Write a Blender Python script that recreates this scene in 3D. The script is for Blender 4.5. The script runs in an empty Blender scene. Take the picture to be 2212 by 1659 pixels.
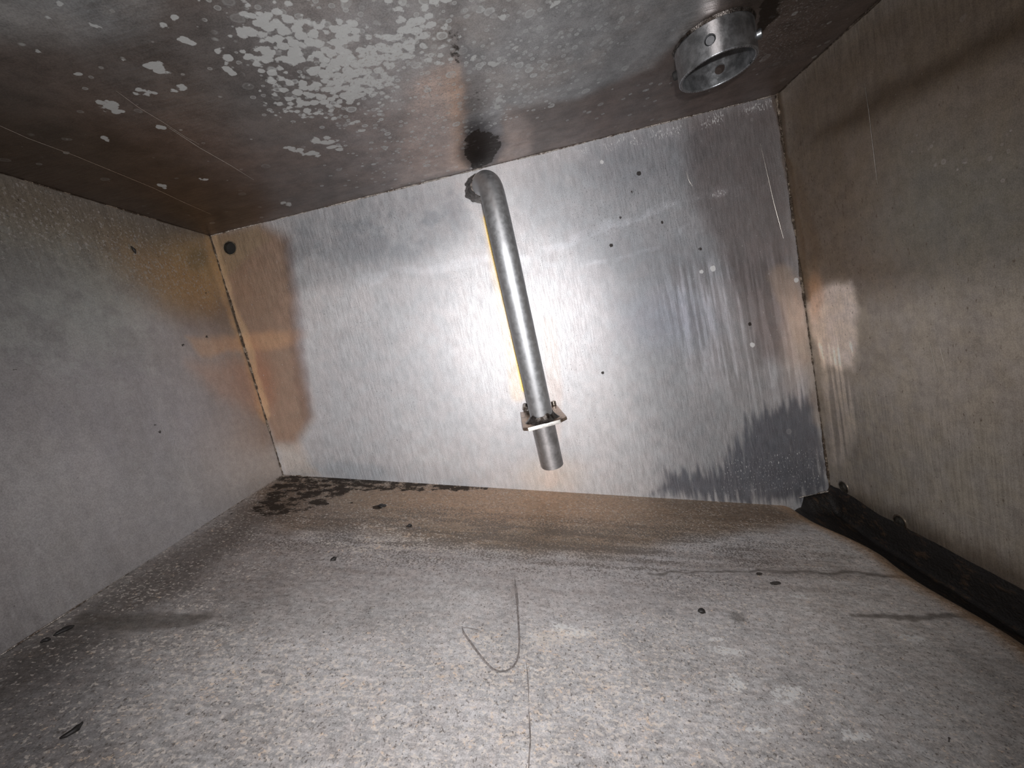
import bpy, bmesh, math, random
import numpy as np
from mathutils import Matrix, Vector

random.seed(7)
scene = bpy.context.scene
COL = scene.collection

# ------------------------------------------------------------------ camera
# box frame: X right, Y into the box, Z up; metres. The lens is the origin of XY, 0.40 above z = 0
ZC = 0.40
YAW, PITCH, ROLL, FPX = 0.0501, -0.1224, 0.2244, 901.4
def cam_rot():
    a, b, c = YAW, PITCH, ROLL
    ca, sa, cb, sb, cc, sc = math.cos(a), math.sin(a), math.cos(b), math.sin(b), math.cos(c), math.sin(c)
    rz = np.array([[ca, -sa, 0], [sa, ca, 0], [0, 0, 1]])
    rx = np.array([[1, 0, 0], [0, cb, -sb], [0, sb, cb]])
    ry = np.array([[cc, 0, sc], [0, 1, 0], [-sc, 0, cc]])
    return rz @ rx @ ry
R = cam_rot()
cam_data = bpy.data.cameras.new('camera')
cam_data.sensor_width = 36.0
cam_data.lens = 36.0 * FPX / 2212.0
cam_data.clip_start = 0.005
cam = bpy.data.objects.new('camera', cam_data)
m = Matrix.Identity(4)
for i in range(3):
    m[i][0] = R[i, 0]; m[i][1] = R[i, 2]; m[i][2] = -R[i, 1]
m[2][3] = ZC
cam.matrix_world = m
COL.objects.link(cam)
scene.camera = cam

# ------------------------------------------------------------------ world, lamp, exposure
world = bpy.data.worlds.new('world'); scene.world = world
world.use_nodes = True
world.node_tree.nodes['Background'].inputs[0].default_value = (0.80, 0.86, 1.0, 1)
world.node_tree.nodes['Background'].inputs[1].default_value = 0.03

ld = bpy.data.lights.new('torch_lamp', 'SPOT')       # the phone's torch, beside the lens
ld.energy = 17.0; ld.color = (1.0, 0.985, 1.0)
ld.spot_size = math.radians(122); ld.spot_blend = 1.0
ld.shadow_soft_size = 0.006
lamp = bpy.data.objects.new('torch_lamp', ld)
lp = Vector((0, 0, ZC)) + Vector(R[:, 0]) * 0.005 + Vector(R[:, 2]) * 0.004 + Vector(R[:, 1]) * (-0.07)
lamp.location = lp
aim = (Vector((-0.03, 0.6, ZC - 0.06)) - lp).normalized()
lamp.rotation_euler = aim.to_track_quat('-Z', 'Y').to_euler()
COL.objects.link(lamp)

vs = scene.view_settings
vs.view_transform = 'Standard'; vs.look = 'None'; vs.gamma = 1.0; vs.use_curve_mapping = False
vs.exposure = 0.0

# ------------------------------------------------------------------ box dimensions
D = 0.600                    # back wall
XL, XR = -0.3986, 0.3934     # side walls
ZT = ZC + 0.2240             # ceiling
YF = 0.02                    # front edge of the sheets (the box is open towards the lens)
FB = -0.2858                 # floor slope along X
FA = ZC - 0.13356 - (-0.2858) * XL   # height at x = 0, y = D
FS = -0.014
def floor_z(x, y): return FA + FB * x + FS * (D - y)

def ray(px, py): return R @ np.array([(px - 1106) / FPX, 1.0, -(py - 829.5) / FPX])
# measured place of a mark on a sheet -> the sheet's own two coordinates in metres
def on_back(px, py):
    d = ray(px, py); d = d * D / d[1]; return np.array([d[0], d[2] + ZC])
def on_ceiling(px, py):
    d = ray(px, py); d = d * (ZT - ZC) / d[2]; return np.array([d[0], d[1]])
def on_left(px, py):
    d = ray(px, py); d = d * XL / d[0]; return np.array([d[1], d[2] + ZC])
def on_right(px, py):
    d = ray(px, py); d = d * XR / d[0]; return np.array([d[1], d[2] + ZC])
def on_floor(px, py):
    d = ray(px, py)
    t = (FA + FS * D - ZC) / (d[2] - FB * d[0] + FS * d[1]); d = d * t
    return np.array([d[0], d[1]])

# ------------------------------------------------------------------ small numpy noise, in sheet metres
def vnoise(U, V, sx, sy, seed):
    rng = np.random.RandomState(seed)
    g = rng.rand(256, 256)
    x = U / sx + 91.3; y = V / sy + 57.7
    xi = np.floor(x).astype(int); yi = np.floor(y).astype(int)
    fx = x - xi; fy = y - yi
    fx = fx * fx * (3 - 2 * fx); fy = fy * fy * (3 - 2 * fy)
    a = g[xi % 256, yi % 256]; b = g[(xi + 1) % 256, yi % 256]
    c = g[xi % 256, (yi + 1) % 256]; d = g[(xi + 1) % 256, (yi + 1) % 256]
    return (a * (1 - fx) + b * fx) * (1 - fy) + (c * (1 - fx) + d * fx) * fy
def fbm(U, V, sx, sy, seed, o=4):
    s = 0; a = 0.5; t = 0
    for k in range(o):
        s = s + a * vnoise(U, V, sx / 2 ** k, sy / 2 ** k, seed + k * 13); t += a; a *= 0.55
    return s / t
def sstep(a, b, x):
    t = np.clip((x - a) / (b - a), 0, 1); return t * t * (3 - 2 * t)

class Sheet:
    """painter of stains and painted-in light for one sheet: marks are placed on the sheet and shaped in its own metres"""
    def __init__(s, U, V, conv, warp=0.006, wscale=0.03, seed=1):
        s.U, s.V, s.conv = U, V, conv
        s.Uw = U + warp * (fbm(U, V, wscale, wscale, seed) - .5) * 2
        s.Vw = V + warp * (fbm(U, V, wscale, wscale, seed + 50) - .5) * 2
        n = U.size
        s.tint = np.ones((n, 3)); s.pale = np.zeros(n); s.dark = np.zeros(n)
        s.fleck = np.zeros(n); s.speck = np.zeros(n); s.drop = np.zeros(n); s.gloss = np.zeros(n)
    def blob(s, px, py, rx, ry, ang=0, soft=.5, clean=False):
        c = s.conv(px, py); a = math.radians(ang)
        e1 = s.conv(px + rx * math.cos(a), py + rx * math.sin(a)) - c
        e2 = s.conv(px - ry * math.sin(a), py + ry * math.cos(a)) - c
        M = np.linalg.inv(np.array([e1, e2]).T)
        U, V = (s.U, s.V) if clean else (s.Uw, s.Vw)
        du, dv = U - c[0], V - c[1]
        p = M[0, 0] * du + M[0, 1] * dv; q = M[1, 0] * du + M[1, 1] * dv
        return 1 - sstep(1 - soft, 1 + soft, np.sqrt(p * p + q * q))
    def poly(s, pts, soft=.006, clean=False):
        P = np.array([s.conv(*p) for p in pts])
        U, V = (s.U, s.V) if clean else (s.Uw, s.Vw)
        dmin = np.full(U.size, 9.); inside = np.zeros(U.size, bool)
        for i in range(len(P)):
            a, b = P[i], P[(i + 1) % len(P)]
            e = b - a; L = (e * e).sum() + 1e-12
            t = np.clip(((U - a[0]) * e[0] + (V - a[1]) * e[1]) / L, 0, 1)
            dmin = np.minimum(dmin, np.hypot(U - a[0] - t * e[0], V - a[1] - t * e[1]))
            if abs(e[1]) > 1e-9:
                cr = ((a[1] > V) != (b[1] > V)) & (U < e[0] * (V - a[1]) / e[1] + a[0])
                inside ^= cr
        sd = np.where(inside, dmin, -dmin)
        return sstep(-soft, soft, sd)
    def stroke(s, pts, w, clean=True):
        """w in metres"""
        P = np.array([s.conv(*p) for p in pts])
        U, V = (s.U, s.V) if clean else (s.Uw, s.Vw)
        dmin = np.full(U.size, 9.)
        for i in range(len(P) - 1):
            a, b = P[i], P[i + 1]; e = b - a; L = (e * e).sum() + 1e-12
            t = np.clip(((U - a[0]) * e[0] + (V - a[1]) * e[1]) / L, 0, 1)
            dmin = np.minimum(dmin, np.hypot(U - a[0] - t * e[0], V - a[1] - t * e[1]))
        return 1 - sstep(w * .5, w * 1.2, dmin)
    def mix(s, mask, rgb):
        s.tint = s.tint * (1 - mask[:, None]) + np.array(rgb)[None] * mask[:, None]
    def mul(s, mask, rgb):
        s.tint = s.tint * (1 + mask[:, None] * (np.array(rgb)[None] - 1))

# ------------------------------------------------------------------ materials
def nn(nt, t, **kw):
    n = nt.nodes.new(t)
    for k, v in kw.items(): setattr(n, k, v)
    return n
class NB:
    """tiny node builder"""
    def __init__(s, name):
        s.m = bpy.data.materials.new(name); s.m.use_nodes = True
        s.nt = s.m.node_tree; s.nt.nodes.clear()
        s.out = nn(s.nt, 'ShaderNodeOutputMaterial'); s.co = nn(s.nt, 'ShaderNodeTexCoord').outputs['Object']
    def link(s, a, b):
        if isinstance(a, (int, float)): b.default_value = a
        elif isinstance(a, tuple): b.default_value = a if len(a) == len(b.default_value) else a + (1,)
        else: s.nt.links.new(a, b)
    def math(s, op, a, b=0.0, clamp=False):
        n = nn(s.nt, 'ShaderNodeMath', operation=op, use_clamp=clamp)
        s.link(a, n.inputs[0]); s.link(b, n.inputs[1]); return n.outputs[0]
    def scaled(s, v):
        n = nn(s.nt, 'ShaderNodeMapping'); s.link(s.co, n.inputs[0]); n.inputs['Scale'].default_value = v; return n.outputs[0]
    def noise(s, scale, detail=3, vec=None, rough=.55, dist=0.0):
        n = nn(s.nt, 'ShaderNodeTexNoise'); s.link(vec if vec is not None else s.co, n.inputs['Vector'])
        n.inputs['Scale'].default_value = scale; n.inputs['Detail'].default_value = detail
        n.inputs['Roughness'].default_value = rough; n.inputs['Distortion'].default_value = dist
        return n.outputs[0]
    def voro(s, scale, vec=None, rnd=1.0):
        n = nn(s.nt, 'ShaderNodeTexVoronoi'); s.link(vec if vec is not None else s.co, n.inputs['Vector'])
        n.inputs['Scale'].default_value = scale; n.inputs['Randomness'].default_value = rnd
        return n.outputs['Distance'], n.outputs['Color']
    def step(s, x, a, b):
        n = nn(s.nt, 'ShaderNodeMapRange', interpolation_type='SMOOTHSTEP')
        s.link(x, n.inputs[0]); s.link(a, n.inputs[1]); s.link(b, n.inputs[2]); return n.outputs[0]
    def mix(s, f, a, b, mode='MIX'):
        n = nn(s.nt, 'ShaderNodeMix', data_type='RGBA', blend_type=mode)
        s.link(f, n.inputs[0]); s.link(a, n.inputs[6]); s.link(b, n.inputs[7]); return n.outputs[2]
    def attr(s, name):
        n = nn(s.nt, 'ShaderNodeAttribute', attribute_name=name); return n
    def grey(s, x):
        n = nn(s.nt, 'ShaderNodeCombineColor')
        for i in range(3): s.link(x, n.inputs[i])
        return n.outputs[0]
    def bump(s, h, strength, dist):
        n = nn(s.nt, 'ShaderNodeBump'); n.inputs['Strength'].default_value = strength; n.inputs['Distance'].default_value = dist
        s.link(h, n.inputs['Height']); return n.outputs[0]
    def bsdf(s, color, rough, metal, normal=None, spec=0.5):
        p = nn(s.nt, 'ShaderNodeBsdfPrincipled')
        s.link(color, p.inputs['Base Color']); s.link(rough, p.inputs['Roughness']); s.link(metal, p.inputs['Metallic'])
        s.link(spec, p.inputs['Specular IOR Level'])
        if normal is not None: s.link(normal, p.inputs['Normal'])
        s.nt.links.new(p.outputs[0], s.out.inputs[0]); return s.m

def sheet_material(name, streak=(1, 1, 1), streak_amt=.25, fine_amt=.3, pale_rgb=(.62, .62, .61), dark_rgb=(.018, .013, .010),
                   fleck_scale=420, fleck_vec=(1, 1, 1), fleck_rgb=(.62, .60, .57), speck_rgb=(.07, .06, .055), speck_scale=380,
                   drop_scale=75, rough=.46, metal=.75, edge_scale=260, edge_vec=(1, 1, 1), speck_vec=(1.3, 1.1, 1.2),
                   mottle=55, mottle_vec=(1, 1, 1), mottle_amt=.30, mottle_tint=(1.06, .99, .94), lobes=0.0, drop_amt=.5, bump=.14, warm_fleck=0.0):
    b = NB(name)
    A = b.attr('tint'); M = b.attr('marks'); N = b.attr('grain')
    sep = nn(b.nt, 'ShaderNodeSeparateColor'); b.link(M.outputs['Color'], sep.inputs[0])
    pale, dark, fleck = sep.outputs[0], sep.outputs[1], sep.outputs[2]
    sep2 = nn(b.nt, 'ShaderNodeSeparateColor'); b.link(N.outputs['Color'], sep2.inputs[0])
    speck, drop, gloss = sep2.outputs[0], sep2.outputs[1], sep2.outputs[2]
    sv = b.scaled(streak)
    n_fine = b.step(b.noise(1100, 2), .30, .70); n_str = b.step(b.noise(1, 3, sv, .6), .30, .70)
    n_mot = b.step(b.noise(mottle, 6, b.scaled(mottle_vec), .68), .30, .70); n_med = b.noise(edge_scale, 4, b.scaled(edge_vec), rough=.65)
    k = b.math('ADD', 1 - .5 * (streak_amt + fine_amt), b.math('ADD', b.math('MULTIPLY', n_fine, fine_amt), b.math('MULTIPLY', n_str, streak_amt)))
    k = b.math('ADD', k, b.math('MULTIPLY', b.math('SUBTRACT', n_mot, .5), mottle_amt))
    col = b.mix(1.0, A.outputs['Color'], b.grey(k), 'MULTIPLY')
    n_hue = b.step(b.noise(mottle * .45, 4), .38, .62)
    col = b.mix(b.math('MULTIPLY', n_hue, .8), col, mottle_tint, 'MULTIPLY')
    # pale mineral deposits with a ragged rim
    pv = b.math('ADD', pale, b.math('MULTIPLY', b.math('SUBTRACT', n_med, .5), .9))
    if lobes:
        ld_, lc_ = b.voro(drop_scale * 1.7)
        pv = b.math('ADD', pv, b.math('MULTIPLY', b.math('SUBTRACT', .42, ld_), lobes))
    pm = b.step(pv, .47, .60)
    pm = b.math('MULTIPLY', pm, b.step(pale, .02, .2))
    col = b.mix(b.math('MULTIPLY', pm, .8), col, pale_rgb)
    # dried droplets: discs and rings
    dist_c = b.scaled((1, 1, 1))
    wob = b.noise(160, 2)
    for sc, off in ((drop_scale, .0), (drop_scale * 1.9, .1)):
        d, c = b.voro(sc)
        d = b.math('ADD', d, b.math('MULTIPLY', b.math('SUBTRACT', wob, .5), .25))
        sc_ = nn(b.nt, 'ShaderNodeSeparateColor'); b.link(c, sc_.inputs[0])
        rad = b.math('ADD', b.math('MULTIPLY', sc_.outputs[1], .28), .12)
        disc = b.math('SUBTRACT', 1.0, b.step(b.math('SUBTRACT', d, rad), -.05, .05))
        ring = b.math('MULTIPLY', disc, b.math('ADD', .45, b.math('MULTIPLY', b.step(b.math('SUBTRACT', d, rad), -.14, -.04), .55)))
        on = b.step(b.math('SUBTRACT', b.math('MULTIPLY', drop, 1.0 - off), sc_.outputs[0]), -.03, .03)
        amt = b.math('MULTIPLY', b.math('MULTIPLY', ring, on), b.math('ADD', drop_amt * .35, b.math('MULTIPLY', sc_.outputs[2], drop_amt)))
        col = b.mix(amt, col, pale_rgb)
    # flecks and dark specks
    fv = b.scaled(fleck_vec)
    nf = b.noise(fleck_scale, 3, fv, .6)
    fm = b.math('MULTIPLY', b.step(b.math('ADD', nf, b.math('MULTIPLY', fleck, .42)), .78, .88), b.step(fleck, .0, .1))
    n_w = b.step(b.noise(95, 2), .56, .66)
    fcol = b.mix(b.math('MULTIPLY', n_w, warm_fleck), fleck_rgb, (.74, .58, .44))
    col = b.mix(b.math('MULTIPLY', fm, .75), col, fcol)
    ns = b.noise(speck_scale, 3, b.scaled(speck_vec), .6)
    sm = b.math('MULTIPLY', b.step(b.math('ADD', ns, b.math('MULTIPLY', speck, .40)), .78, .86), b.step(speck, .0, .1))
    col = b.mix(b.math('MULTIPLY', sm, .7), col, speck_rgb)
    # tarry residue, and the pipe's painted reflection on the ceiling
    dv = b.math('ADD', dark, b.math('MULTIPLY', b.math('SUBTRACT', n_med, .5), 1.0))
    dm = b.math('MULTIPLY', b.step(dv, .42, .66), b.step(dark, .02, .2))
    col = b.mix(b.math('MULTIPLY', dm, .92), col, dark_rgb)
    r = b.math('ADD', b.math('ADD', rough - .08, b.math('MULTIPLY', n_str, .16)), b.math('MULTIPLY', gloss, -.25))
    r = b.math('ADD', r, b.math('MULTIPLY', b.math('MAXIMUM', pm, fm), .2))
    mt = b.math('MULTIPLY', b.math('SUBTRACT', 1.0, b.math('MAXIMUM', b.math('MULTIPLY', pm, .5), dm)), metal)
    h = b.math('ADD', b.math('MULTIPLY', n_fine, .5), b.math('ADD', b.math('MULTIPLY', pm, .6), b.math('MULTIPLY', dm, 1.0)))
    return b.bsdf(col, r, mt, b.bump(h, bump, .0005), b.math('ADD', .05, b.math('MULTIPLY', b.math('SUBTRACT', 1.0, dm), .40)))

def metal_material(name, rgb, rough, metal=1.0, blotch=.3, scale=120, stretch=(1, 1, 1), rust=None, rust_amt=.0, bump=.0):
    b = NB(name)
    n = b.step(b.noise(scale, 4, b.scaled(stretch), .6), .30, .70); n2 = b.step(b.noise(scale * 6, 2), .3, .7)
    k = b.math('ADD', 1 - blotch * .6, b.math('ADD', b.math('MULTIPLY', n, blotch * .8), b.math('MULTIPLY', n2, blotch * .4)))
    col = b.mix(1.0, rgb, b.grey(k), 'MULTIPLY')
    if rust:
        col = b.mix(b.math('MULTIPLY', b.step(b.noise(scale * .7, 3), .62 - rust_amt, .72 - rust_amt), .8), col, rust)
    r = b.math('ADD', rough - .06, b.math('MULTIPLY', n, .12))
    nr = b.bump(b.math('ADD', n2, n), bump, .0008) if bump else None
    return b.bsdf(col, r, metal, nr)

# ------------------------------------------------------------------ object helpers
def put(o, parent=None, **props):
    COL.objects.link(o)
    if parent is not None: o.parent = parent
    for k, v in props.items(): o[k] = v
    return o
def mesh_obj(name, verts, faces, mat, parent=None, smooth=True, **props):
    me = bpy.data.meshes.new(name); me.from_pydata([tuple(v) for v in verts], [], faces)
    me.validate(); me.update()
    if smooth: me.shade_smooth()
    me.materials.append(mat)
    return put(bpy.data.objects.new(name, me), parent, **props)
def bm_obj(name, bm, mat, parent=None, smooth=True, **props):
    bmesh.ops.recalc_face_normals(bm, faces=bm.faces)
    me = bpy.data.meshes.new(name); bm.to_mesh(me); bm.free()
    if smooth:
        me.shade_smooth()
        try: me.set_sharp_from_angle(angle=math.radians(38))
        except Exception: pass
    me.materials.append(mat)
    return put(bpy.data.objects.new(name, me), parent, **props)
def empty(name, loc, **props):
    o = bpy.data.objects.new(name, None); o.location = loc; o.empty_display_size = .02
    return put(o, None, **props)

def sheet_object(name, P, Q, corner, sh, mat, flip=False, holes=(), zfun=None, thick=None):
    """dense sheet: P,Q 1-D arrays of its two coordinates; corner(U,V)->Nx3"""
    nu, nv = len(P), len(Q)
    U, V = sh.U.copy(), sh.V.copy()
    for (hu, hv, hr) in holes:
        du, dv = U - hu, V - hv; r = np.hypot(du, dv) + 1e-9
        k = np.abs(r - hr) < .0016
        U[k] = hu + du[k] / r[k] * hr; V[k] = hv + dv[k] / r[k] * hr
    co = corner(U, V)
    idx = np.arange(nu * nv).reshape(nu, nv)
    f = np.stack([idx[:-1, :-1], idx[1:, :-1], idx[1:, 1:], idx[:-1, 1:]], -1).reshape(-1, 4)
    if flip: f = f[:, ::-1]
    for (hu, hv, hr) in holes:
        cu = U[f].mean(1) - hu; cv = V[f].mean(1) - hv
        f = f[np.hypot(cu, cv) > hr * .97]
    me = bpy.data.meshes.new(name)
    me.vertices.add(len(co)); me.vertices.foreach_set('co', co.astype(np.float32).ravel())
    me.loops.add(f.size); me.loops.foreach_set('vertex_index', f.astype(np.int32).ravel())
    me.polygons.add(len(f)); me.polygons.foreach_set('loop_start', (np.arange(len(f)) * 4).astype(np.int32))
    me.update(calc_edges=True); me.validate()
    me.shade_smooth()
    one = np.ones(len(co))
    for nm, arr in (('tint', np.column_stack([sh.tint, one])),
                    ('marks', np.column_stack([sh.pale, sh.dark, sh.fleck, one])),
                    ('grain', np.column_stack([sh.speck, sh.drop, sh.gloss, one]))):
        a = me.attributes.new(nm, 'FLOAT_COLOR', 'POINT')
        a.data.foreach_set('color', np.clip(arr, 0, 1).astype(np.float32).ravel())
    me.materials.append(mat)
    o = bpy.data.objects.new(name, me)
    if thick:
        s = o.modifiers.new('thickness', 'SOLIDIFY'); s.thickness = thick; s.offset = -1
    return put(o, None, kind='structure')

G = 0.002
def grid(u0, u1, v0, v1, g=G):
    P = np.linspace(u0, u1, int(round((u1 - u0) / g)) + 1); Q = np.linspace(v0, v1, int(round((v1 - v0) / g)) + 1)
    U, V = np.meshgrid(P, Q, indexing='ij'); return P, Q, U.ravel(), V.ravel()

# ================================================================== SETTING
# ---------------------------------------------------------------- back wall (coords x, z)
zlow = floor_z(XR, D) - .02
P, Q, U, V = grid(XL, XR, zlow, ZT, .0016)
s = Sheet(U, V, on_back, seed=11)
s.mix(np.ones(U.size), (.56, .555, .56))
cloud = fbm(U, V, .12, .16, 5); s.mul(sstep(.3, .75, cloud), (.86, .87, .88))
st = fbm(U, V, .006, .10, 9, 3)                    # fine vertical run marks
s.speck = .20 + .25 * sstep(.45, .7, fbm(U, V, .05, .03, 31)); s.fleck = .30 + .0 * U
# brown strip beside the left seam, flash's orange corner glow painted over it
s.mix(.78 * s.poly([(450, 505), (560, 480), (625, 520), (640, 720), (672, 900), (640, 960), (590, 960)], .013), (.29, .165, .085))
s.mix(.5 * s.blob(565, 738, 75, 20, -8, .5), (.62, .38, .22)); s.mix(.45 * s.blob(562, 820, 30, 70, -14, .6), (.42, .20, .12)); s.mix(.55 * s.stroke([(455, 511), (490, 640), (530, 740), (575, 900)], .010, False), (.62, .44, .26))
s.mul(.5 * s.poly([(608, 510), (632, 520), (652, 700), (672, 900), (655, 920), (632, 820)], .004), (.62, .58, .62))
s.mix(.4 * s.poly([(455, 515), (560, 490), (580, 520), (480, 600)], .008), (.38, .30, .18))
# grey mottled zone along the top
s.mul(.55 * s.poly([(610, 470), (1010, 370), (1000, 520), (820, 600), (640, 620)], .02), (.62, .64, .66))
s.mul(.75 * s.poly([(1330, 560), (1760, 540), (1790, 1060), (1500, 1060), (1400, 900)], .05), (.66, .67, .68))
s.mul(.55 * s.poly([(1260, 250), (1800, 100), (1850, 1100), (1330, 1080), (1290, 700)], .06), (.72, .72, .72)); s.mul(.35 * s.poly([(440, 480), (1060, 340), (1060, 520), (620, 640), (600, 900), (480, 700)], .03), (.75, .75, .75))  # right side and top left darkened, lamp falloff put into the colour
s.mul(.6 * s.poly([(1110, 350), (1680, 200), (1730, 620), (1500, 600), (1300, 560), (1130, 480)], .03), (.66, .68, .70))
s.mul(.95 * s.poly([(1480, 250), (1690, 205), (1720, 600), (1760, 780), (1640, 780), (1560, 560), (1490, 420)], .02), (.60, .54, .52))
s.mul(.5 * s.blob(1400, 350, 120, 60, -12, .6), (.72, .74, .78))
s.mix(.3 * s.blob(1450, 690, 90, 60, 0, .7), (.34, .37, .44))
s.mul(.4 * s.blob(1420, 640, 190, 160, 0, .7), (.82, .84, .88))
# vertical pale runs on the right
runs = sstep(.52, .66, fbm(U, V, .010, .20, 71, 2))
dz_ = s.poly([(1420, 600), (1700, 520), (1770, 820), (1760, 900), (1500, 820)], .03)
runs = sstep(.50, .62, fbm(U, V, .0048, .11, 71, 2)); runs2 = sstep(.55, .66, fbm(U, V, .0075, .16, 171, 2))
s.mul(dz_ * runs, (1.22, 1.22, 1.24)); s.mul(dz_ * runs2, (1.20, 1.19, 1.20)); s.mix(.5 * s.blob(1735, 720, 40, 110, 8, .6), (.60, .50, .43))
s.mul(.5 * (1 - runs) * s.poly([(1420, 560), (1710, 540), (1775, 880), (1600, 860), (1420, 700)], .03), (.7, .68, .68))
# crust under the ceiling seam
crust = s.poly([(1100, 355), (1400, 275), (1680, 205), (1685, 235), (1560, 275), (1350, 325), (1120, 372)], .008) * sstep(.35, .6, fbm(U, V, .02, .03, 33)); s.fleck = np.maximum(s.fleck, .60 * crust + .22 * crust * (fbm(U, V, .008, .008, 34) - .3)); s.mul(crust, (1.06, 1.05, 1.06))
# lighter swipes
for pts, w, a in (([(1130, 560), (1200, 535), (1310, 485)], .008, .30), ([(1310, 500), (1400, 455), (1450, 440)], .006, .5), ([(1460, 430), (1530, 420), (1560, 410)], .008, .6),
                  ([(1560, 420), (1650, 390)], .009, .5), ([(780, 610), (900, 585), (1050, 560)], .010, .12), ([(1180, 575), (1350, 555), (1420, 535)], .003, .40), ([(1475, 500), (1512, 498)], .007, .5)):
    k_ = s.stroke(pts, w, False) * sstep(.30, .62, fbm(U, V, .022, .012, 35)); s.fleck = np.maximum(s.fleck, a * k_); s.mul(k_ * (a + .3), (1.25, 1.26, 1.28))
s.speck = np.maximum(s.speck, .50 * s.blob(1400, 430, 260, 130, -14, .5))
s.speck = np.maximum(s.speck, .5 * s.blob(780, 500, 180, 60, -14, .5))
# dark ragged patch low on the right, bluish
rag = fbm(U, V, .0045, .04, 77, 3)
dk = s.poly([(1400, 1072), (1440, 1020), (1560, 1000), (1620, 900), (1760, 850), (1800, 1062), (1640, 1090)], .030)
s.mix(.85 * sstep(.25, .75, dk * .9 + (rag - .5) * 1.0 * (dk > .01)), (.11, .115, .135))
s.fleck = np.maximum(s.fleck, .45 * s.poly([(1540, 1080), (1560, 980), (1780, 960), (1790, 1060)], .01))
s.mix(.3 * sstep(.3, .7, s.blob(760, 1020, 80, 22, 3, .7) * .9 + (rag - .5)), (.36, .40, .43))
s.mul(.35 * s.poly([(640, 1030), (640, 1000), (1060, 1010), (1060, 1048)], .01), (.80, .82, .84))
s.mix(.35 * s.blob(1190, 1030, 60, 40, 0, .8), (.70, .56, .42))
s.mix(.45 * s.stroke([(1060, 470), (1085, 620), (1110, 760), (1120, 850)], .014), (.72, .58, .42))  # light bounced off the pipe, painted as a warm strip on its left
s.mix(.92 * s.stroke([(1052, 470), (1060, 510), (1084, 610), (1106, 700), (1122, 780), (1134, 840)], .0055), (1.0, .70, .16))  # yellow core of the same painted bounce light
s.mix(.6 * s.stroke([(1676, 205), (1700, 360), (1730, 540), (1745, 640)], .005, False), (.13, .085, .05))
s.mul(.8 * sstep(.42, .62, fbm(U, V, .035, .03, 36)) * s.poly([(600, 480), (1010, 370), (1040, 480), (860, 560), (620, 600)], .03), (.74, .76, .78))
s.mix(.35 * s.stroke([(1185, 700), (1200, 850), (1190, 1040)], .012), (.66, .55, .48))  # warm highlight along the pipe's right, painted in
s.mix(.5 * s.stroke([(1690, 600), (1770, 780), (1785, 900)], .02, False), (.44, .36, .29))
s.mix(.4 * s.poly([(600, 960), (650, 960), (690, 1028), (612, 1026)], .008), (.60, .50, .40))
for x, y, r in ((1320, 530, 5), (1340, 470, 4), (1512, 538, 5), (1430, 480, 4), (1380, 375, 6), (1365, 415, 4), (1620, 700, 5), (1302, 805, 4)):
    s.dark = np.maximum(s.dark, .7 * s.blob(x, y, r, r, 0, .4, True))
for x, y, r in ((1540, 580, 7), (1515, 587, 5), (1625, 745, 6), (1720, 605, 6), (1300, 350, 5)):
    s.pale = np.maximum(s.pale, .8 * s.blob(x, y, r, r, 0, .4, True))
hb = on_back(497, 536)
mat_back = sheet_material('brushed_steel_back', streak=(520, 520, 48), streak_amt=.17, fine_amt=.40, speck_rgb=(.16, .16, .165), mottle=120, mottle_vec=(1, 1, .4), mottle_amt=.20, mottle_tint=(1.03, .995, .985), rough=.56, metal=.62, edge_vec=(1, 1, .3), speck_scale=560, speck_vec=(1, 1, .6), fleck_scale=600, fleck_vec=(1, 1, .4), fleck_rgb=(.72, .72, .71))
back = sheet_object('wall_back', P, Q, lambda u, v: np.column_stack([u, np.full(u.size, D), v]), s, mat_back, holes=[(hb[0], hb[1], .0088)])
back['label'] = 'brushed steel back wall with grey water runs and brown left edge'

# ---------------------------------------------------------------- ceiling (coords x, y)
P, Q, U, V = grid(XL, XR, YF, D)
s = Sheet(U, V, on_ceiling, warp=.008, seed=23)
s.mix(np.ones(U.size), (.135, .112, .100))
c = fbm(U, V, .10, .10, 3); s.mul(sstep(.35, .75, c), (1.12, 1.12, 1.14))
s.mix(.75 * s.poly([(470, -60), (960, -60), (990, 60), (1000, 220), (900, 250), (790, 230), (640, 120), (520, 60)], .02), (.30, .30, .30))
s.mix(.80 * s.poly([(985, -80), (1500, -80), (1500, 60), (1400, 150), (1250, 210), (1090, 240), (1040, 330), (1006, 340), (1000, 200)], .010), (.30, .305, .305))
s.mix(.85 * s.poly([(-200, -200), (300, -200), (330, 40), (160, 90), (0, 80), (-200, 80)], .015), (.52, .56, .58))
s.mix(.6 * s.blob(430, 150, 300, 120, 25, .6), (.15, .15, .148))
s.mix(.8 * s.poly([(900, 180), (985, 120), (1006, 360), (860, 400), (870, 300)], .012), (.46, .36, .31))
s.mix(.6 * s.poly([(962, 170), (990, 150), (1008, 365), (982, 368)], .010), (.60, .42, .31))
s.mix(.6 * s.blob(860, 330, 140, 80, -10, .7), (.27, .235, .225))
s.mix(.6 * s.poly([(1090, 230), (1140, 260), (1150, 330), (1075, 352), (1085, 290)], .008), (.34, .28, .25))
s.mix(.5 * s.poly([(1250, 230), (1450, 180), (1660, 200), (1640, 215), (1200, 318)], .02), (.19, .155, .14))
s.mix(.7 * s.poly([(330, 400), (455, 460), (600, 430), (640, 460), (455, 512)], .012), (.10, .072, .055))
s.mix(.75 * s.poly([(-300, 150), (-300, 380), (455, 512), (560, 420), (360, 300), (160, 250)], .04), (.052, .034, .022))
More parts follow.
